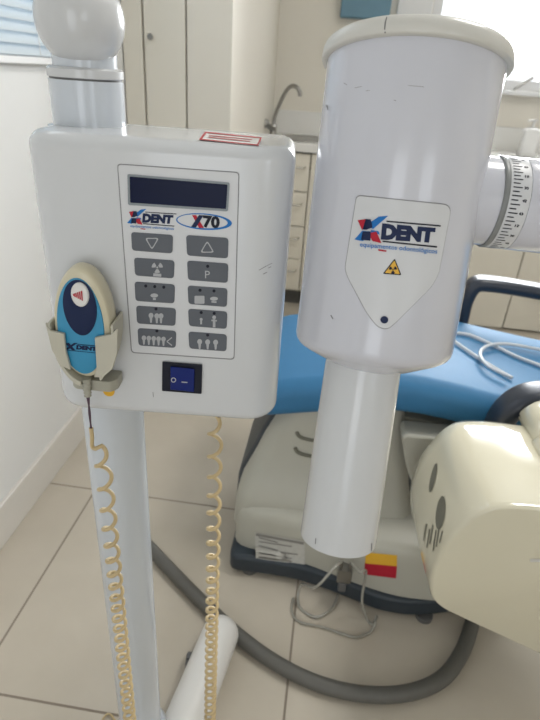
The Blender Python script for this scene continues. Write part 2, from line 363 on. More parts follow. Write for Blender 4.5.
# ============================================================ DENTAL CHAIR
dc = thing('dental_chair', 'blue vinyl dental chair with cream base, standing on the tiled floor', 'dental chair', (.15, 1.25, 0))
def prof_top(x):
    P_ = [(-.45, .50), (-.10, .582), (.10, .628), (.20, .643), (.30, .638), (.42, .617), (.67, .585), (.95, .575)]
    for (a, za), (b, zb) in zip(P_, P_[1:]):
        if x <= b: t = (x-a)/(b-a); return za+(zb-za)*t
    return P_[-1][1]
def st(x): return (prof_top(x-.04)+prof_top(x)+prof_top(x+.04))/3
rings = []
xs = [-.19+.03*i for i in range(36)]
for i, x in enumerate(xs):
    k = min(i, len(xs)-1-i); ins = [.045, .02, .006, 0][min(k, 3)]; far = 1.60-.02*max(0, (.1-x))
    zt = st(x)-ins*.6; zb = st(x)-.100+ins*.6; y0, y1 = 1.115+ins, far-ins
    rings.append([V((x, a, b)) for a, b in rrect(y0, zb, y1, zt, .04, 6)])
mesh('seat', loft(rings), 'chair', dc, smooth=60)
mesh('seat_shell', prism(rpoly([(-.06, .47), (.10, .50), (.80, .45), (.78, .42), (.1, .46), (-.04, .44)], .02), V((0, 1.2, .0)), EX, Z, EY, 0, .36), 'base', dc, bevel=.01)
# far and near armrests
def arm(path, w, par, y):
    P_ = smoothpath([V((a, y, b)) for a, b in path], 8); rg = []
    for i, p in enumerate(P_):
        t = (P_[min(i+1, len(P_)-1)]-P_[max(i-1, 0)]).normalized(); n_ = EY.cross(t).normalized()
        rg.append([p+EY*a+n_*b for a, b in rrect(-w*.9, -w*.5, w*.9, w*.5, w*.42, 4)])
    return mesh('armrest', loft(rg), 'armr', par, smooth=60)
arm([(.440, .53), (.436, .62), (.438, .675), (.455, .715), (.50, .722), (.60, .717), (.75, .704), (.86, .69), (.90, .65), (.90, .53)], .040, dc, 1.645)
arm([(.425, .50), (.428, .585), (.45, .635), (.49, .66), (.56, .665), (.70, .66), (.82, .655), (.86, .62), (.86, .50)], .044, dc, 1.085)
# backrest beyond the right edge of the frame
mesh('backrest', loft([[V((x, 1.36+a, z+b)) for a, b in rrect(-w, -.05, w, .05, .04, 5)] for x, z, w in ((.86, .60, .17), (.9, .61, .2), (1.2, .74, .22), (1.5, .87, .22), (1.62, .92, .18))]), 'chair', dc, smooth=60)
# base
foot_px = [(228, 574), (262, 578), (292, 583), (315, 590), (339, 599), (360, 608), (378, 615), (404, 620), (431, 619), (470, 614)]
fp = [ground(x, y) for x, y in foot_px]; fpts = [(p.x, p.y) for p in fp]+[(.62, 1.10), (.64, 1.5), (.55, 1.58), (-.05, 1.58), (-.15, 1.52), (-.178, 1.2)]
mesh('foot_skirt', prism(rpoly(fpts, .03), V((0, 0, .012)), EX, EY, Z, 0, .060), 'foot', dc, bevel=.012)
for p in ((-.12, 1.07), (.36, 1.0), (.4, 1.08), (.55, 1.5), (-.1, 1.5)):
    mesh('foot_pad', lathe([(.022, 0), (.022, .013)], V((p[0], p[1], 0)), Z, 16), 'groove', dc)
in_ = [(-.178, 1.085), (-.06, 1.072), (.05, 1.05), (.16, 1.015), (.28, .99), (.42, 1.0), (.5, 1.02), (.6, 1.12), (.62, 1.48), (.54, 1.56), (-.04, 1.56), (-.14, 1.5)]
cxm, cym = .2, 1.32
def sc(pts, s, z, tilt=0): return [V((cxm+(a-cxm)*s, cym+(b-cym)*s, z+tilt*(a-cxm))) for a, b in pts]
ip = rpoly(in_, .05)
mesh('lower_shell', loft([sc(ip, 1, .0725), sc(ip, .995, .15, .01), sc(ip, .985, .180, .02), sc(ip, .97, .203, .03), sc(ip, .94, .218, .04), sc(ip, .88, .228, .05)]), 'base', dc, smooth=60)
levels = [(.12, -.183, .32, 1.10), (.20, -.180, .31, 1.10), (.235, -.172, .30, 1.105), (.27, -.158, .29, 1.125), (.32, -.138, .28, 1.145), (.38, -.117, .265, 1.155), (.44, -.090, .25, 1.16), (.50, -.060, .24, 1.165), (.535, -.045, .235, 1.175)]
mesh('upper_shell', loft([[V((a, b, z)) for a, b in rrect(xl, yf, xr, 1.5, .045, 6)] for z, xl, xr, yf in levels]), 'base', dc, smooth=70)
mesh('rear_panel', loft([[V((a, b, z)) for a, b in rrect(xl-.010, 1.21, xr+.010, 1.53, .03, 5)] for z, xl, xr, yf in levels]), 'foot', dc, smooth=70)
for z, yv in ((.415, 1.157), (.368, 1.151)):
    mesh('vent_slot', tube(smoothpath([V((-.03, yv+.002, z+.014)), V((-.022, yv, z+.002)), V((.0, yv, z-.004)), V((.04, yv, z-.006))], 5), .005, 8), 'vent', dc)
q = [onY(x, y, 1.2) for x, y in ((398, 412), (402, 440), (408, 460), (428, 470), (470, 482), (490, 440), (480, 420))]
mesh('seat_bracket', prism(rpoly([(p.x, p.z) for p in q], .02), V((0, 0, 0)), EX, Z, EY, 1.10, 1.168), 'base', dc, bevel=.012)
# rating label and warning sticker on the lower shell front, rocker valve
def face_panel(name, m, pts, thick=.0012):
    P_ = [V(p) for p in pts]; nn = (P_[1]-P_[0]).cross(P_[3]-P_[0]).normalized()
    if nn.y > 0: nn = -nn
    return (P_+[p+nn*thick for p in P_], [(0, 1, 2, 3), (4, 5, 6, 7), (0, 1, 5, 4), (1, 2, 6, 5), (2, 3, 7, 6), (3, 0, 4, 7)])
bpy.context.view_layer.update()
shell = [o for o in dc.children if o.name.startswith('lower_shell')][0]
from mathutils.bvhtree import BVHTree
def bvh_of(o):
    w = wmat(o); return BVHTree.FromPolygons([w @ v.co for v in o.data.vertices], [tuple(p.vertices) for p in o.data.polygons])
BS = bvh_of(shell)
def on_shell(x, y, lift):
    r = ray(x, y); h = BS.ray_cast(EYE, r.normalized())
    if h[0] is None: return onY(x, y, 1.05)
    nn = h[1] if h[1].dot(r) < 0 else -h[1]
    return h[0]+nn*lift
def grid2(tl, tr, br, bl, nx=10, ny=6):
    vs = [(i/nx, j/ny) for j in range(ny+1) for i in range(nx+1)]; fs = [(j*(nx+1)+i, j*(nx+1)+i+1, (j+1)*(nx+1)+i+1, (j+1)*(nx+1)+i) for j in range(ny) for i in range(nx)]
    return quadmap((vs, fs), tl, tr, br, bl)
lab = decal('rating_label', grid2((255, 532), (305, 541), (305, 571), (256, 561)), on_shell, .0012, 'paper', dc, label='pale printed rating label')
rows = []
for k in range(6):
    y0 = 537+k*4; rows.append(bar2((259, y0), (258+random.choice((20, 34, 40)), y0+5), 1.3))
decal('label_print', polys2d(rows+[bar2((256, 534), (304, 543), 2.5)], 4), on_shell, .0022, 'print_', lab)
decal('warning_sticker', grid2((366, 552), (397, 555), (397, 566), (365, 563)), on_shell, .0014, 'yellow', dc, label='yellow upper half of the sticker')
decal('warning_sticker', grid2((365, 563), (397, 566), (396, 578), (364, 574)), on_shell, .0014, 'red', dc, label='red lower half of the sticker')
v1 = on_shell(345, 566, 0)
mesh('valve', join(box(v1.x-.018, v1.x+.018, v1.y-.03, v1.y+.01, v1.z-.03, v1.z+.012), tube([v1+V((-.012, -.02, .01)), v1+V((-.012, -.02, .035))], .005, 8), tube([v1+V((.012, -.02, .01)), v1+V((.012, -.02, .035))], .005, 8)), 'steel', dc)
mesh('valve_plug', box(v1.x-.012, v1.x+.008, v1.y-.034, v1.y-.01, v1.z-.06, v1.z-.03), 'groove', dc, bevel=.003)

# thin clear hoses curling from the chair base onto the floor
def hose(name, px, label, cat, r, m, h=.006, n=8, pts=None, ribs=False, group=None):
    P_ = pts or [ground(x, y, hh if hh is not None else h) for x, y, hh in px]
    S = smoothpath(P_, 12)
    rr = r
    return mesh(name, tube(S, rr, n), m, label=label, cat=cat, group=group)
v1b = v1+V((-.012, -.02, .036))
hose('air_hose', [], 'thin clear hose looping on the floor left of the base valve', 'hose', .0036, 'clear', pts=[v1b, v1b+V((-.02, -.035, .015)), V((v1b.x-.06, v1b.y-.06, .12)), ground(301, 585, .05), ground(299, 606, .006), ground(316, 617, .006), ground(332, 608, .006), ground(338, 595, .008)])
v1c = v1+V((.012, -.02, .036))
hose('air_hose', [], 'thin clear hose dropping beside the yellow and red sticker', 'hose', .0036, 'clear', pts=[v1c, v1c+V((.02, -.035, .012)), ground(366, 572, .15), ground(362, 600, .06), ground(367, 619, .006), ground(373, 624, .006), ground(377, 616, .007)])
hose('air_hose', [], 'faint thin hose curled on the floor right of the grout line', 'hose', .003, 'clear', pts=[ground(293, 598, .005), ground(292, 612, .005), ground(300, 622, .005), ground(322, 627, .005), ground(340, 633, .005), ground(356, 637, .005), ground(370, 632, .005), ground(376, 622, .018)])

# cables lying on the seat
def on_seat(x, y, lift=.004):
    p = hit(x, y, V((.2, 1.3, .645+lift)), V((.138, 0, 1)).normalized())
    p.z = st(p.x)+lift; return p
for ci, (px, lab) in enumerate((([(455, 334), (470, 336), (493, 346), (515, 357), (540, 367), (565, 380)], 'white cable crossing the blue seat, uppermost of three'),
                ([(565, 356), (540, 351), (507, 345), (487, 347), (480, 355), (488, 367), (508, 377)], 'white cable bent into a loop on the blue seat'),
                ([(450, 340), (462, 348), (480, 360), (498, 371), (512, 379)], 'white cable crossing the blue seat, nearest the near armrest'))):
    S = smoothpath([on_seat(*q, (.0065, .0155, .0065)[ci]) for q in px], 8)
    mesh('cable', tube(S, .0045, 8), 'cable', label=lab, cat='cable', group='white cables lying on the blue seat')

# big grey suction hose on the floor
ph = [(120, 515), (150, 548), (200, 600), (250, 645), (300, 676), (350, 692), (400, 694), (440, 680), (462, 652), (473, 620)]
S = smoothpath([ground(x, y, .019) for x, y in ph], 40)
# resample evenly and add ribs
S2 = [S[0]]
for p in S[1:]:
    while (p-S2[-1]).length > .0035: S2.append(S2[-1]+(p-S2[-1]).normalized()*.0035)
N_ = len(S2)
mesh('suction_hose', tube(S2, lambda t: .0178+.0009*math.cos(t*(N_-1)*PI), 14), 'hose', smooth=80, label='thick ribbed grey hose curving across the floor tiles', cat='hose')

# ============================================================ CREAM SIDE UNIT (right foreground)
su = thing('delivery_unit', 'glossy cream rounded dental unit at the right edge, in front of the chair', 'dental unit', (.45, .9, 0))
up = rpoly([(.272, .365), (.256, .43), (.262, .52), (.305, .62), (.37, .636), (.70, .64), (.72, .24), (.52, .262)], .045, 6)
def shr(pts, s): 
    cx, cz = .48, .46; return [(cx+(a-cx)*s, cz+(b-cz)*s) for a, b in pts]
mesh('housing', loft([[V((a-max(0, y-.76)*.09, y, b)) for a, b in shr(up, s)] for y, s in ((.738, .965), (.7395, .98), (.744, .992), (.752, 1), (.86, 1.0), (.96, .985), (1.0, .955), (1.02, .90))]), 'unit', su, smooth=70)
mesh('side_pod', loft([[V((a, y, b)) for a, b in rrect(.445, .60, .70, .685+dz, .035, 5)] for y, dz in ((.93, -.03), (.94, -.015), (.96, 0), (1.02, 0), (1.04, -.02))]), 'unit', su, smooth=60)
mesh('top_pod', loft([[V((a, y, b)) for a, b in rrect(.440, .60, .72, .655+dz, .02, 5)] for y, dz in ((.77, -.01), (.775, 0), (.93, 0), (.94, -.01))]), 'unit', su, smooth=60)
mesh('support_arm', tube([V((.68, .88, .42)), V((.80, .88, .42)), V((.95, .86, .42))], .04, 20, True), 'base', su)
mesh('pedestal', lathe([(.12, 0), (.12, .02), (.06, .04), (.055, .46)], V((.95, .86, 0)), Z, 32), 'base', su)
BU = bvh_of([o for o in su.children if o.name.startswith('housing')][0])
def on_unit(x, y, lift):
    r = ray(x, y); h = BU.ray_cast(EYE, r.normalized())
    if h[0] is None: return onX(x, y, .262)
    nn = h[1] if h[1].dot(r) < 0 else -h[1]
    return h[0]+nn*lift
decal('vent', polys2d([ell2(441, 513, 4.6, 17, 20, .12)], 0), on_unit, .0012, 'vent', su, label='dark oval grille')
decal('vent', polys2d([ell2(433.5, 478, 2.6, 15, 20, .22)], 0), on_unit, .0012, 'vent', su, label='dark oval grille')
decal('vent_lines', polys2d([bar2((433+k*3.2-6, 526+((k*5) % 9)-2), (431+k*3.2-7, 541+((k*7) % 11)), 1.3) for k in range(6)]), on_unit, .0012, 'vent', su)
decal('painted_glint', polys2d([bar2((530, 560), (545, 560), 3)]), on_unit, .0012, 'cap', su)  # small highlight painted on the unit front as a pale strip

# ============================================================ X-RAY STAND
fh = V((-R.col[2].x, -R.col[2].y, 0)).normalized()      # horizontal viewing direction: the control box faces back along it
rt = fh.cross(Z).normalized()
def onF(x, y, D): return hit(x, y, fh*D, fh)
def fr_(u, D, z): return rt*u+fh*D+Z*z
cax = at(113.8, 415, .715); cx_u = cax.dot(rt); cD = cax.dot(fh)
foot = fr_(cx_u, cD, 0); pr = .0388
xs_ = thing('x_ray_stand', 'white tubular x-ray stand carrying the control box, with arm joint on top', 'stand', foot)
def cz(D, y, x=88): return onF(x, y, D).z
z_top_box = 1.192
rc = .0355
zc = cz(cD-.03, 80)
mesh('pole', lathe([(pr, .045), (pr, z_top_box-.002)], foot, Z, 48), 'pole', xs_)
foot_c = foot+rt*.0021
mesh('collar', lathe([(rc, z_top_box-.02), (rc, zc-.001)], foot_c, Z, 48), 'pole', xs_)
mesh('collar_gap', lathe([(rc-.0012, zc-.001), (rc-.0012, zc+.0008)], foot_c, Z, 48), 'groove', xs_)
mesh('collar_ring', lathe([(rc, zc+.0008), (rc+.0006, zc+.0015), (rc+.0006, zc+.008), (rc-.002, zc+.010)], foot_c, Z, 48), 'arm', xs_)
mesh('neck', lathe([(rc-.005, zc+.0095), (rc-.005, zc+.045)], foot_c, Z, 48), 'pole', xs_)
# arm: a thick rounded tube whose end faces the viewer, then rises and reaches over to the head
jc = at(80, 20, .50)
a1 = fr_(cx_u-.005, cD+.0, zc+.062); 
armp = smoothpath([jc, jc+fh*.05+Z*.006, V((foot.x, foot.y, zc+.075)), V((foot.x, foot.y, zc+.13))], 8)
el = [(math.sin(t*PI/16), math.cos(t*PI/16)) for t in range(9)]
mesh('arm_joint', lathe([(.0005, -.040)]+[(.0405*s, -.040*c) for s, c in el[1:]]+[(.0405, .01), (.0395, .05), (.036, .065), (.02, .07)], jc, (jc-EYE), 48), 'arm', xs_, smooth=80)
topz = 1.62
mesh('upper_arm', tube(smoothpath([V((foot.x, foot.y, zc+.05)), V((foot.x, foot.y, 1.5)), V((foot.x+.02, foot.y, topz)), V((foot.x+.12, foot.y+.01, topz+.04)), V((.22, foot.y+.02, topz+.05)), V((.33, .56, topz+.02)), V((.36, .54, 1.55))], 8), .022, 20), 'arm', xs_, smooth=60)
# base legs on the floor
def floor_tube(a, b, r): return tube([a+(b-a)*t for t in (0, .5, 1)], r, 28, True)
le = ground(220, 635, .06); l0 = ground(186, 720, .06); dd = (le-l0).normalized()
ls = le-dd*.42; 
mesh('base_leg', floor_tube(ls, le, .044), 'white', xs_, smooth=70)
mesh('base_leg', floor_tube(ls+rt*-.22, ls+rt*-.22+dd*.04, .040), 'pole', xs_, smooth=70)
mesh('cross_tube', tube([V((ls.x-.22, ls.y+.06, .055)), V((ls.x, ls.y+.06, .055))], .035, 24), 'pole', xs_)
mesh('pole_socket', join(lathe([(.05, .03), (.05, .1), (.045, .11)], foot, Z, 32), tube([V((foot.x, foot.y, .055)), V((foot.x, ls.y+.06, .055))], .035, 20)), 'pole', xs_)
for c in (le-dd*.05+rt*-.05, ls+rt*.045, ls+rt*-.26, ls+rt*-.26+dd*.02):
    w = mesh('caster', join(lathe([(.019, -.011), (.022, -.008), (.022, .008), (.019, .011)], V((c.x, c.y, .022)), rt, 24), box(c.x-.008, c.x+.012, c.y-.008, c.y+.008, .03, .05)), 'groove', xs_)

# ============================================================ CONTROL BOX
D0 = .50; D1 = .632
zb = .901
uL = onF(33.5, 200, D0+.02).dot(rt); uR = onF(293, 200, D0+.02).dot(rt)
RB = Matrix((rt, fh, Z)).transposed()
cb = thing('control_unit', 'white x-ray control box with keypad, display and blue switch, fixed on the stand', 'control unit', fr_((uL+uR)/2, D1, zb), RB)
rings = []
rr = .034
def brect(i, n=7):
    out = []
    x0, x1, y0, y1 = uL+i, uR-i, D0+i, D1-i
    for cx, cy, a0, r in ((x1-.012, y1-.012, 0, .012), (x0+.012, y1-.012, 90, .012), (x0+rr-i, y0+rr-i, 180, rr-i), (x1-rr+i, y0+rr-i, 270, rr-i)):
        out += [(cx+r*math.cos(math.radians(a0+90*k/n)), cy+r*math.sin(math.radians(a0+90*k/n))) for k in range(n+1)]
    return out
eb = .014
lv = [(zb+eb-eb*math.cos(t*PI/14), eb*(1-math.sin(t*PI/14))) for t in range(8)]+[(z_top_box-eb+eb*math.sin(t*PI/14), eb*(1-math.cos(t*PI/14))) for t in range(8)]
for z, i in lv: rings.append([fr_(a, b, z) for a, b in brect(i)])
mesh('housing', loft(rings), 'box', cb, smooth=60)
def mf(x, y, lift=0): return onF(x, y, D0-lift)      # print on the front face
pq = [(117, 163.5), (239.5, 172), (234.5, 360), (131, 353)]
decal('panel_outline', polys2d([rpoly(pq, 4)]), mf, .0003, 'line', cb)
pan = decal('panel', polys2d([rpoly([(118, 164.6), (238.5, 173), (233.6, 358.8), (132, 352)], 3.5)]), mf, .0006, 'panel', cb, label='pale keypad membrane')
def raised(name, pts, m, par, l0, l1, bev=0, **k):
    n = len(pts); vs = [mf(a, b, l0) for a, b in pts]+[mf(a, b, l1) for a, b in pts]
    return mesh(name, (vs, [list(range(n)), list(range(n, 2*n))]+[(i, (i+1) % n, n+(i+1) % n, n+i) for i in range(n)]), m, par, bevel=bev, **k)
bz = raised('display', rpoly([(127.3, 174), (229.8, 182.5), (228, 211.5), (128, 205)], 2), 'bezel', cb, .0004, .0014)
raised('screen', rpoly([(129.6, 176.5), (227.5, 184.7), (226, 209), (130.2, 202.6)], 1), 'lcd', bz, .0014, .0019)
# keys
keys = [((131, 232, 173, 250.5, 253.5), 'down'), ((134, 257.5, 174.5, 275.5, 278.5), 'face'), ((134.5, 281.5, 175, 301, 303.5), 'three'), ((136, 305.5, 176, 323.5, 326), 'teeth2'), ((137.5, 328, 176.3, 345.5, 348), 'teeth5'),
        ((186, 235, 228.5, 255.5, 258.5), 'up'), ((187, 260.5, 228.3, 280, 283), 'p'), ((187.5, 285.5, 227.5, 304, 307), 'two'), ((188, 308.7, 227.3, 326, 329), 'people'), ((188.3, 331.5, 227, 348.5, 351.5), 'teeth3')]
def tri(cx, cy, s, up):
    p = [(cx-s, cy-s*.75), (cx+s, cy-s*.75), (cx, cy+s*.95)]
    if up: p = [(a, 2*cy-b) for a, b in p]
    p = rpoly(p, s*.4, 3); return ring2(p, scale2(p, .76))
def tooth(cx, cy, s): return [ell2(cx, cy-s*.45, s*.5, s*.55, 10), [(cx-s*.3, cy-s*.2), (cx+s*.3, cy-s*.2), (cx+s*.16, cy+s), (cx-s*.16, cy+s)]]
for (x0, y0, x1, y1, y2), kd in keys:
    xa = x0+1; pts = rpoly([(x0, y0), (x1, y0+3), (x1-.6, y2), (x0+1, y1)], 3.5)
    kb = raised('button', pts, 'key', cb, .0005, .0014, .0003)
    cx, cy = (x0+x1)/2, (y0+y2)/2+.5; sh = []; dots = []
    if kd == 'down': sh = tri(cx, cy, 7.2, False)
    elif kd == 'up': sh = tri(cx, cy, 7.2, True)
    elif kd == 'face': sh = trefoil(cx+3, cy-1, 5.6)+[bar2((cx-1, cy+6.2), (cx+7, cy+6.8), 3)]
    elif kd == 'three': sh = [ell2(cx-.5, cy+2.5, 3.8, 2.1, 14)]+[bar2((cx-1.8, cy+6), (cx+1, cy+6), 2)]; dots = [(cx-9, cy-7), (cx, cy-6.4), (cx+9, cy-5.8)]
    elif kd == 'p': dots = [(cx, cy-6)]
    elif kd == 'two': sh = [rrect(cx-13, cy-1, cx-3, cy+7, 1), ell2(cx+6.5, cy+2, 4, 2, 12), bar2((cx+4, cy+5), (cx+9, cy+5.4), 1.6)]; dots = [(cx-7.5, cy-6.5), (cx+6.5, cy-5.8)]
    elif kd == 'teeth2': sh = [p for q in (tooth(cx-5, cy+1.5, 5), tooth(cx+.8, cy+2, 5), tooth(cx+5, cy+2, 5)) for p in q]; dots = [(cx, cy-7.3)]
    elif kd == 'teeth5': sh = [p for i in range(5) for p in tooth(cx-13+i*4.9, cy+1.5+i*.3, 4.6)]+[bar2((cx+10, cy+3), (cx+15, cy-1), 1), bar2((cx+10, cy+3), (cx+15, cy+7), 1)]; dots = [(cx, cy-7.6)]
    elif kd == 'people': sh = [ell2(cx-6.5, cy, 1.5, 1.5, 10), bar2((cx-6.5, cy+1), (cx-6.5, cy+5), 1.8), ell2(cx+6.5, cy-2, 1.9, 1.9, 10), bar2((cx+6.5, cy), (cx+6.5, cy+8), 2.6), bar2((cx+3.8, cy+1), (cx+9.2, cy+1.4), 1.6)]; dots = [(cx-6.5, cy-6.8), (cx+6.5, cy-6)]
    elif kd == 'teeth3': sh = [p for i in range(3) for p in tooth(cx-8+i*8, cy+2+i*.3, 5)]; dots = [(cx, cy-7)]
    if sh: decal('icon', polys2d(sh), mf, .0016, 'icon', kb)
    if kd == 'p': decal('letter', quadmap(text2d('P'), (cx-2.6, cy-1.5), (cx+2.2, cy-1.3), (cx+2.2, cy+6.2), (cx-2.6, cy+6)), mf, .0016, 'icon', kb)
    if dots: decal('indicator_hole', polys2d([ell2(a, b, 1.6, 1.6, 12) for a, b in dots]), mf, .0017, 'black', kb)
# maker's print
def logo(par, mp, base, tf, step, small):
    """tf maps logo-crop coordinates to picture coordinates"""
    T = lambda pts: [tf(*p) for p in pts]
    decal('logo_blue', polys2d([T([(188, 128), (232, 124), (160, 188), (128, 168)]), T([(72, 238), (108, 196), (160, 200), (112, 246)]), T([(150, 192), (186, 198), (192, 214), (150, 205)])], step), mp, base, 'blue', par)
    decal('logo_red', polys2d([T([(88, 146), (128, 140), (152, 176), (108, 192)]), T([(136, 208), (176, 200), (200, 256), (158, 246)]), T([(182, 284), (224, 290), (222, 297), (186, 292)])], step), mp, base+.0003, 'red', par)
    decal('logo_dark', polys2d([T([(126, 140), (150, 142), (158, 180), (128, 192), (112, 190), (140, 172)]), T([(112, 200), (150, 200), (148, 244), (104, 240), (132, 222)])], step), mp, base+.0006, 'navy', par)
    decal('logo_lettering', quadmap(text2d('DENT', .075), tf(203, 160), tf(456, 182), tf(446, 254), tf(196, 238)), mp, base, 'navy', par)
    decal('logo_lines', polys2d([T([(222, 147), (480, 169), (480, 176), (224, 154)]), T([(204, 243), (462, 269), (462, 277), (205, 250)])], step), mp, base, 'black', par)
    decal('logo_small_text', quadmap(text2d('equipamentos odontológicos', .012), tf(100, 250), tf(462, 283), tf(458, 312), tf(98, 278)), mp, base+.0009 if not small else base, 'blue', par)
def tf_box(a, b):
    # crop (75..480, 124..300) -> box print at (127..176, 209..229)
    u = (a-72)/(480-72); v = (b-124)/(300-124)
    b2 = b-.088*(a-72); v = (b2-124)/(282-124)
    return (127+u*49.5, 209.3+u*3.2+v*19)
logo(cb, mf, .0009, tf_box, 0, True)
oc = (204, 221.6)
tilt = .07
decal('oval_badge', polys2d(ring2(ell2(oc[0], oc[1], 28, 8.2, 40, tilt), [(a-1.5, b-.3) for a, b in ell2(oc[0], oc[1], 25.2, 6.9, 40, tilt)])), mf, .0009, 'blue', cb)
decal('model_lettering', quadmap(text2d('70', .05), (203, 215), (220, 216.4), (219.5, 229), (203, 227.5)), mf, .0009, 'black', cb)
decal('model_letter_red', polys2d([[(192, 215), (196, 215), (204, 228), (199, 228)]]), mf, .0009, 'red', cb)
decal('model_letter_blue', polys2d([[(199, 215), (203.5, 215.5), (196, 227.5), (191, 227)]]), mf, .0012, 'navy', cb)
# rocker switch
sw = raised('switch', rpoly([(162.3, 361.5), (202.3, 364.5), (201.5, 394), (162, 391)], 1), 'black', cb, -.0005, .0022, .0005)
rk = raised('rocker', [(170.5, 366.5), (194.5, 369), (194, 392), (170.3, 389.5)], 'swblue', sw, .0022, .0048, .0006)
decal('rocker_marks', polys2d(ring2(ell2(173.5, 380, 2.6, 2.6, 14), ell2(173.5, 380, 1.7, 1.7, 14))+[bar2((181.5, 382), (187.5, 382.5), 1)]), mf, .0052, 'icon', rk)
# scuffs
decal('scuff', polys2d([bar2((259, 270), (266, 266), .7), bar2((263, 274), (267, 272), .8), bar2((266, 266), (272, 263), .5), bar2((268, 268), (271, 266.5), .6), bar2((153, 392), (153.5, 397), .6)]), mf, .0006, 'line', cb) if False else None
BB = bvh_of([o for o in cb.children if o.name.startswith('housing')][0])
def on_box(x, y, lift=0):
    r = ray(x, y); h = BB.ray_cast(EYE, r.normalized())
    if h[0] is None: return onF(x, y, D0)
    nn = h[1] if h[1].dot(r) < 0 else -h[1]
    return h[0]+nn*lift
decal('scuff', polys2d([bar2((259, 270), (266, 266), .7), bar2((263, 274), (267, 272), .8), bar2((266, 266), (272, 263), .5), bar2((268, 268), (271, 266.5), .6), bar2((153, 392), (153.5, 397), .6)]), on_box, .0004, 'line', cb)
# red-framed sticker on top
def mt(x, y, lift=0): return ground(x, y, z_top_box+lift)
qs = [(205, 132.6), (262, 138.4), (258.5, 146.5), (199, 140.6)]
stk = decal('top_sticker', polys2d([qs], 4), on_box, .0005, 'white', cb, label='small white sticker framed in red on the top edge')
i_ = [(206.8, 133.9), (260, 139.1), (257, 145.5), (201.8, 139.9)]
decal('sticker_frame', polys2d([[qs[k], qs[(k+1) % 4], i_[(k+1) % 4], i_[k]] for k in range(4)], 4), on_box, .0009, 'red', stk)
decal('sticker_print', polys2d([bar2((209, 136.3), (252, 140.4), .7), bar2((208, 138), (250, 142.3), .7)], 4), on_box, .0009, 'red', stk)
mesh('cable_gland', lathe([(.006, 0), (.006, -.004), (.004, -.006)], onF(219, 416, D0+.03)*1.0+Z*(zb-onF(219, 416, D0+.03).z), Z, 16), 'relief', cb)

# ============================================================ HANDSET + HOLDER
Dh = D0-.024
hc = onF(85.5, 319, Dh); hu = onF(85.5, 319, Dh).dot(rt)
up_ = (onF(79.5, 266, Dh)-onF(87.5, 372, Dh)).normalized()
top_, bot_ = onF(80.5, 265.5, Dh), onF(87.5, 376, Dh)
side = up_.cross(fh).normalized(); side = side if side.dot(rt) > 0 else -side
hc = (top_+bot_)/2; hh = (top_-bot_).length/2; hw = 29*( (hc-EYE).dot(-R.col[2]))/F
RH = Matrix((side, -up_.cross(side) if (-up_.cross(side)).dot(fh) > 0 else up_.cross(side), up_)).transposed()
hs = thing('hand_switch', 'cyan and cream oval exposure hand switch resting in its holder on the control box', 'hand switch', hc, RH)
fwd = V(RH.col[1])
def eo(cx, cz, rx, rz, n=40, egg=0):
    return [(cx+rx*math.cos(t)*(1-egg*math.sin(t)), cz+rz*math.sin(t)) for t in [2*PI*k/n for k in range(n)]]
def hlo(s0, layers, egg=.03, c=(0, 0)):
    return loft([[hc+side*(c[0]+a)+up_*(c[1]+b)+fwd*d for a, b in eo(0, 0, s*s0[0], s*s0[1], 48, egg)] for s, d in layers])
mesh('casing', hlo((hw, hh), ((.84, .020), (.95, .017), (1, .010), (1, .004), (.985, -.001), (.955, -.0045), (.91, -.006))), 'cream', hs, smooth=60)
fcx = (-.0012, -.0018)
pf = mesh('face_plate', hlo((hw*.80, hh*.86), ((1, -.0055), (1, -.0068), (.98, -.0074)), .02, fcx), 'cyan', hs)
mesh('thumb_area', hlo((hw*.56, hh*.48), ((1, -.0073), (1, -.0082), (.97, -.0086)), -.05, (0, .0195)), 'navy', hs, label='dark blue oval field')
bt = mesh('button', hlo((hw*.29, hh*.20), ((1, -.0085), (1, -.0105), (.9, -.0115)), 0, (.0018, .0342)), 'white', hs, label='small white oval button with red arrow')
def mh(a, b, lift=0): return hc+side*a+up_*b+fwd*(-lift)
ax0, az0 = .0018, .0342
decal('arrow', polys2d([[(ax0-.0062, az0), (ax0-.004, az0+.0022), (ax0-.004, az0-.0022)]]+[[(ax0-.0036+k*.0018, az0-.0022-k*.0008), (ax0-.0024+k*.0018, az0-.0024-k*.0009), (ax0-.0024+k*.0018, az0+.0024+k*.0009), (ax0-.0036+k*.0018, az0+.0022+k*.0008)] for k in range(4)]), mh, .0119, 'red', bt)
def tf_h(a, b): return (-.0185+(a-72)/408*.0345, -.0185-(b-.075*(a-72)-124)/158*.0100)
T = lambda pts: [tf_h(*p) for p in pts]
decal('logo_mark', polys2d([T([(88, 146), (128, 130), (200, 256), (158, 256)]), T([(188, 128), (232, 124), (112, 252), (72, 250)])]), mh, .0078, 'navy', hs)
decal('logo_lettering', quadmap(text2d('DENT', .075), tf_h(215, 160), tf_h(456, 182), tf_h(446, 254), tf_h(208, 238)), mh, .0078, 'navy', hs)
decal('logo_lines', polys2d([T([(222, 140), (480, 160), (480, 172), (224, 152)]), T([(100, 256), (462, 282), (462, 292), (100, 266)])]), mh, .0078, 'navy', hs)
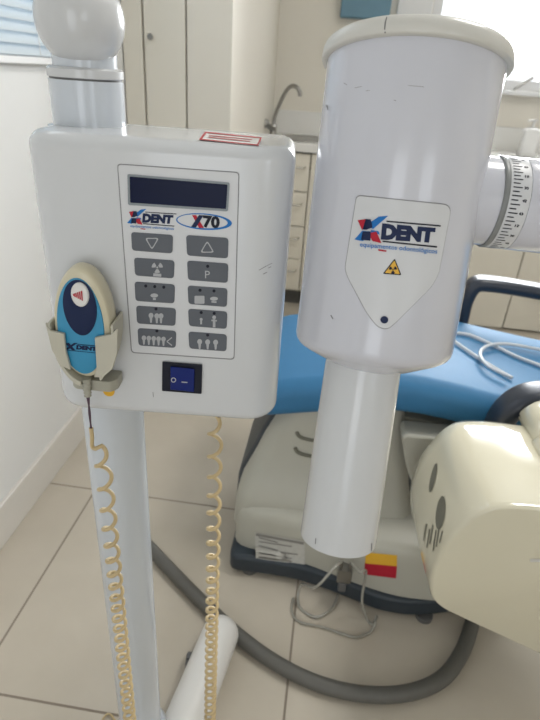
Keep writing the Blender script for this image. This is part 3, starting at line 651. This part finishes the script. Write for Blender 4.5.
# strain relief + wires + coiled cord
s0 = hc-up_*(hh-.001)-fwd*.005
SR = [s0-up_*(.0012*k) for k in range(19)]
mesh('strain_relief', tube(SR, lambda t: .0046-.0012*t+.0006*math.cos(t*18*PI/1.5), 14), 'relief', hs, smooth=80)
e0 = SR[-1]; c1 = onF(91, 428, D0-.015)
for off in (-.0012, .0012):
    mesh('wire', tube(smoothpath([e0+rt*off, e0-Z*.008+rt*off*.4, e0*.5+c1*.5-rt*off*.5, c1+rt*off*.3], 8), .0009, 8), 'wire', hs)
def coil(start, ctr, r, wr, pitches, z_end, lead):
    """helix hanging straight down from start, turns tightening downwards"""
    P_ = list(lead); z = start.z; t = 0; ang = PI*.5
    N = 22
    z0 = start.z; tot = z0-z_end
    while z > z_end:
        f = (z0-z)/tot; p = pitches(f)
        rr_ = r*min(1, .35+t*1.2) if t < .6 else r
        P_.append(V((ctr.x, ctr.y, z))+rt*math.cos(ang)*rr_+fh*math.sin(ang)*rr_*1.0)
        ang -= 2*PI/N; z -= p/N; t += 1/N
    return P_
cst = onF(100, 447, D0-.012)
cc = V((cst.x, cst.y, 0))+rt*.0015
lead = [c1-Z*0, c1-Z*.012, onF(92, 446, D0-.012), onF(95, 449, D0-.014)]
leadS = smoothpath(lead, 4)
cp = coil(cst, cc, .0080, .0017, lambda f: max(.0215, .038-.045*f), .17, leadS)
ck = mesh('coiled_cord', tube(cp, .0025, 8), 'cord', hs, smooth=80, label='cream coiled cord')
endp = cp[-1]
# holder bracket (fixed to the box)
hd = []
def hol(name, vf, **k): return mesh(name, vf, 'holder', cb, **k)
def wallstrip(a0, a1, zlo, zhi, rad=1.07, t=.0026):
    """curved wall following the handset's outline, angles measured in the handset plane"""
    vs = []; fs = []; n = 14
    for k in range(n+1):
        a = math.radians(a0+(a1-a0)*k/n)
        for s in (1.03, 1.03+t/hw):
            for d in (zlo, zhi): vs.append(hc+side*hw*s*math.cos(a)+up_*hh*s*math.sin(a)*1.0+fwd*d)
    for k in range(n):
        b = k*4; c = b+4
        fs += [(b, b+1, c+1, c), (b+2, c+2, c+3, b+3), (b, c, c+2, b+2), (b+1, b+3, c+3, c+1)]
    fs += [(0, 2, 3, 1), (n*4, n*4+1, n*4+3, n*4+2)]
    return vs, fs
holder = mesh('hand_switch_holder', wallstrip(178, 262, -.011, .0235), 'holder', cb, bevel=.0008, label='cream plastic cradle')
def armplate(pts, d0, d1): return prism(pts, hc, side, up_, fwd, d0, d1)
w = hw
hx, hy = hw/50, hh/96
def hl(pts): return [((a-142)*hx, -(b-560)*hy) for a, b in pts]
mesh('holder_arm', armplate(hl([(84, 556), (92, 569), (114, 572), (114, 602), (120, 636), (104, 630), (90, 602)]), -.0125, -.0085), 'holder', holder, bevel=.0008)
mesh('holder_arm', armplate(hl([(206, 553), (194, 565), (166, 573), (166, 628), (160, 645), (176, 644), (194, 626), (203, 598)]), -.0125, -.0085), 'holder', holder, bevel=.0008)
mesh('holder_side', wallstrip(-60, 6, -.011, .0235), 'holder', holder, bevel=.0008)
pb = .0
mesh('holder_shelf', prism(rpoly([(-w*.66, .0235), (w*1.02, .0235), (w*1.02, .006), (w*.8, -.002), (-w*.45, -.002), (-w*.66, .004)], .003), hc-up_*(hh+.0035), side, fwd, up_, -.0125, 0), 'relief', holder, bevel=.0008, label='darker bottom shelf')
ys = onF(109, 391, D0)
mesh('yellow_seal', lathe([(.0062, 0), (.0062, -.0012), (.005, -.0016)], ys, fh, 24), 'yellow', cb, label='round yellow seal under the holder')

# right coiled cable hanging from the box underside
g0 = onF(219, 416, D0+.03); g0.z = zb-.005
rcab = thing('coiled_cable', 'cream coiled cable hanging from the underside of the control box', 'cable', V((g0.x, g0.y, g0.z)))
cc2 = V((g0.x, g0.y, 0))-rt*.004
cp2 = coil(g0-Z*.008, cc2, .0078, .0017, lambda f: max(.0185, .036-.036*f), .12, smoothpath([g0, g0-Z*.004, g0-Z*.008], 3))
mesh('cord', tube(cp2, .0025, 8), 'cord', rcab, smooth=80)
mesh('grommet', lathe([(.0035, .003), (.0035, -.006), (.0028, -.008)], g0, Z, 14), 'groove', rcab)
# cord tail lying on the floor to the left of the pole
S = smoothpath([ground(133, 706, .08), ground(118, 706, .03), ground(110, 712, .006), ground(100, 720, .006), ground(92, 730, .006)], 8)
mesh('cord_tail', tube([endp]+smoothpath([endp-Z*.02, endp-Z*.10, V((endp.x, endp.y+.02, .03)), V((endp.x-.03, endp.y+.06, .006)), ground(112, 716, .006), ground(100, 724, .006)], 8), .0022, 8), 'cord', hs)

# ============================================================ TUBE HEAD
T0 = at(415.0, 62, .496); B0 = at(343.0, 537, .600)
ax = (T0-B0).normalized(); L = (T0-B0).length
def axis_h(ypx):                       # height along the axis that shows at picture row y
    lo, hi = -.1, L+.1
    for _ in range(40):
        m = (lo+hi)/2; p = R.transposed() @ (B0+ax*m-EYE); yy = 360-F*p.y/(-p.z)
        if yy > ypx: lo = m
        else: hi = m
    return (lo+hi)/2
camz = lambda p: -(R.transposed() @ (p-EYE)).z
hB = axis_h(345); hT = L
rD = 88.5*camz(T0)/F*.985; rDb = 78.2*camz(B0+ax*hB)/F*.985
rTt = 37.6*camz(B0+ax*hB)/F; rTb = 38.0*camz(B0)/F
u_ = (R @ V((1, 0, 0))); u_ = (u_-ax*u_.dot(ax)).normalized()       # points to picture right
w_ = ax.cross(u_); w_ = w_ if w_.dot(R @ V((0, 0, 1))) > 0 else -w_  # towards the viewer
RHd = Matrix((u_, ax.cross(u_), ax)).transposed()
th = thing('x_ray_tube_head', 'white cylindrical x-ray tube head with long cone, held by the arm at right', 'x-ray tube head', B0, RHd)
e = .014
prof = [(rTt*.6, hB-.022), (rTt-.002, hB-.0215), (rTt+.004, hB-.0195), (rDb-.010, hB-.0075), (rDb-.004, hB-.0035), (rDb-.001, hB+.001), (rDb, hB+.006), (rD, hT-.002)]
drum = mesh('drum', lathe(prof, B0, ax, 96), 'head', th, smooth=50)
cpR = 94.5*camz(T0)/F*.985
hC = .027
caph = [(cpR-.001, hT-.006), (cpR, hT-.004), (cpR-.0006, hT+.003), (cpR-.002, hT+.0065), (cpR-.005, hT+.009), (cpR-.012, hT+.0105), (.001, hT+.011)]
cap = mesh('cap', lathe([(rD+.0002, hT-.0065)]+caph, B0, ax, 96), 'cap', th, smooth=60, label='cream lid with a hairline split')
tt = .0022
hK = axis_h(366); KT = B0+ax*hK-u_*(6.0*camz(B0+ax*hK)/F); KB = B0-u_*(5.0*camz(B0)/F)
axk = (KT-KB).normalized(); hk = (KT-KB).length
mesh('cone', lathe([(rTt, hk+.012), (rTb, .002), (rTb-.0006, 0), (rTb-tt, 0), (rTb-tt, .01), (rTt-tt, hk)], KB, axk, 72, caps=False), 'box', th, smooth=50, label='open white cone tube')
mesh('cone_window', lathe([(rTt-tt-.0005, hk-.006), (rTt-tt-.0005, hk-.003)], KB, axk, 48), 'groove', th)
def mk_bvh(o): return bvh_of(o)
BD = mk_bvh(drum); BC = mk_bvh(cap); BT = mk_bvh([o for o in th.children if o.name.startswith('cone')][0])
def mapper(bv):
    def f(x, y, lift=0):
        r = ray(x, y); h = bv.ray_cast(EYE, r.normalized())
        p = h[0] if h[0] is not None else EYE+r*.52
        rad = p-B0; rad = rad-ax*rad.dot(ax); return p+rad.normalized()*lift
    return f
md, mc, mtb = mapper(BD), mapper(BC), mapper(BT)
lc = lambda a, b: (340+a/4.8, 190+b/4.8)
lp = [(82, 28), (512, 72), (528, 100), (470, 405), (435, 465), (262, 640), (225, 668), (180, 655), (130, 590), (40, 420), (26, 380)]
lp = [lc(*p) for p in lp]
ol = rpoly(lp, 5)
# dense border so the curve of the drum is followed
decal('label_edge', polys2d([scale2(ol, 1.014)], 2), md, .0004, 'line', th)
lb = decal('maker_label', polys2d([ol], 2), md, .0008, 'panel', th, label='pale shield-shaped maker label')
logo(lb, md, .0012, lc, 2, False)
tp = [(262, 328), (205, 402), (294, 409)]
decal('warning_edge', polys2d([rpoly([lc(*p) for p in tp], 1.5)], 3), md, .0012, 'black', lb)
decal('warning_triangle', polys2d([rpoly([lc(*p) for p in scale2(tp, .80)], 1)], 3), md, .0016, 'yellow', lb)
decal('radiation_mark', polys2d(trefoil(*lc(253, 382), 4.0)), md, .0020, 'black', lb)
decal('round_hole', polys2d([ell2(*lc(212, 622), 3.9, 3.7, 24)]), md, .0014, 'navy', lb)
# scratches, dots and the split in the lid
decal('scuff', polys2d([bar2((355, 88), (362, 86.5), .5), bar2((366, 91), (370, 90.5), .5), bar2((408, 85.5), (424, 87), .5), bar2((344, 83), (347, 85), .6), bar2((331, 315), (333, 319), 1), bar2((327, 105), (328, 110), 1), bar2((394, 100), (396, 101), .6)]), md, .0003, 'line', th)
decal('split', polys2d([bar2((387, 17), (385.5, 22), .9), bar2((385.5, 22), (384.8, 28), 1.1), bar2((384.8, 28), (385.2, 33), 1.2), bar2((385.2, 33), (387.5, 38.5), 1.3)]), mc, .0003, 'groove', cap)
decal('notch', polys2d([bar2((316, 538), (315.5, 544), .9), bar2((371.5, 543), (371.5, 551), 1.1)]), mtb, .0003, 'line', th)
# swivel and yoke arm on the right
yd = (u_ + w_*.06 - ax*.0).normalized()
yc = B0+ax*axis_h(192)
s_ring = 0
for _ in range(60):
    p = R.transposed() @ (yc+yd*s_ring-EYE); xx = 270+F*p.x/(-p.z)
    s_ring += (494-xx)/F*.5
pc = yc+yd*s_ring
ry = 44.3*camz(pc)/F
print('ring', s_ring, ry, rD, L, hB)
rs = .0
mesh('swivel_neck', lathe([(ry*.96, .03), (ry*.96, s_ring-.006)], yc, yd, 64), 'head', th)
mesh('joint_ring', lathe([(ry*.985, s_ring-.006), (ry, s_ring-.005), (ry, s_ring-.002), (ry*.985, s_ring-.001)], yc, yd, 64), 'ringgrey', th)
dr = mesh('dial_ring', lathe([(ry*.99, s_ring-.001), (ry*.995, s_ring), (ry*.995, s_ring+.0165), (ry*.985, s_ring+.0175)], yc, yd, 96), 'panel', th)
yu, yw = perp(yd)
def my(a, s, lift): return yc+yd*s+(yu*math.cos(a)+yw*math.sin(a))*(ry*.995+lift)
vs = []; fs = []; vn = []; fn = []
for k in range(72):
    a = 2*PI*k/72; l = .0090 if k % 2 == 0 else .0068; da = .012
    i = len(vs); vs += [my(a-da, s_ring+.0008, .0003), my(a+da, s_ring+.0008, .0003), my(a+da, s_ring+l, .0003), my(a-da, s_ring+l, .0003)]; fs.append((i, i+1, i+2, i+3))
mesh('degree_marks', (vs, fs), 'black', dr)
for k in range(24):
    a = 2*PI*k/24
    t2 = text2d(str((k*15) % 100), .04); aa = [my(a+(v-.5)*.060, s_ring+.0104+(u)*.0038, .0003) for u, v in t2[0]]
    i = len(vn); vn += aa; fn += [[j+i for j in f] for f in t2[1]]
mesh('degree_numbers', (vn, fn), 'black', dr)
mesh('yoke_sleeve', lathe([(ry*.99, s_ring+.0178), (ry*.995, s_ring+.0185), (ry*1.0, s_ring+.075), (ry*.9, s_ring+.085), (ry*.5, s_ring+.09)], yc, yd, 64), 'head', th)
ye = yc+yd*(s_ring+.07)
mesh('yoke_arm', tube(smoothpath([ye, ye+V((.03, .01, .05)), V((.37, .53, 1.40)), V((.36, .54, 1.56))], 8), .020, 20), 'arm', th, smooth=60)

# ============================================================ LIGHT
sc_ = bpy.context.scene
w = bpy.data.worlds.new('daylight'); sc_.world = w; w.use_nodes = True
w.node_tree.nodes['Background'].inputs[0].default_value = (.90, .95, 1.0, 1); w.node_tree.nodes['Background'].inputs[1].default_value = 1.0
def area(name, loc, aim, sx, sy, e, c):
    l = bpy.data.lights.new(name, 'AREA'); l.shape = 'RECTANGLE'; l.size = sx; l.size_y = sy; l.energy = e; l.color = c
    o = bpy.data.objects.new(name, l); COL.objects.link(o); o.location = loc; o.rotation_euler = (V(aim)-V(loc)).to_track_quat('-Z', 'Y').to_euler(); return o
area('window_daylight_back', (1.08, 3.75, 1.75), (.7, 1.5, .9), 1.3, .95, 75, (.95, .98, 1))
area('window_daylight_side', (-1.05, 1.4, 1.75), (.3, 1.3, .9), 1.0, .9, 6, (.9, .96, 1))
area('rear_fill_door', (-.15, -2.0, 1.3), (-.15, 1, 1.0), .78, 1.6, 2.8, (.97, .98, 1))  # added fill from behind the camera, through the invented door opening
area('rear_fill_window', (1.65, -2.0, 1.6), (.9, 1, 1.0), .95, 1.1, 2.5, (.95, .98, 1))  # second added fill behind the camera, at the invented window opening
area('fill_lamp_light', (.8, 1.2, 2.54), (.8, 1.2, 0), .54, .54, 11, (1, .97, .92))  # fill light under the added ceiling panel
sc_.view_settings.view_transform = 'Standard'; sc_.view_settings.look = 'None'; sc_.view_settings.gamma = 1
sc_.view_settings.exposure = 0.66; sc_.view_settings.use_curve_mapping = False
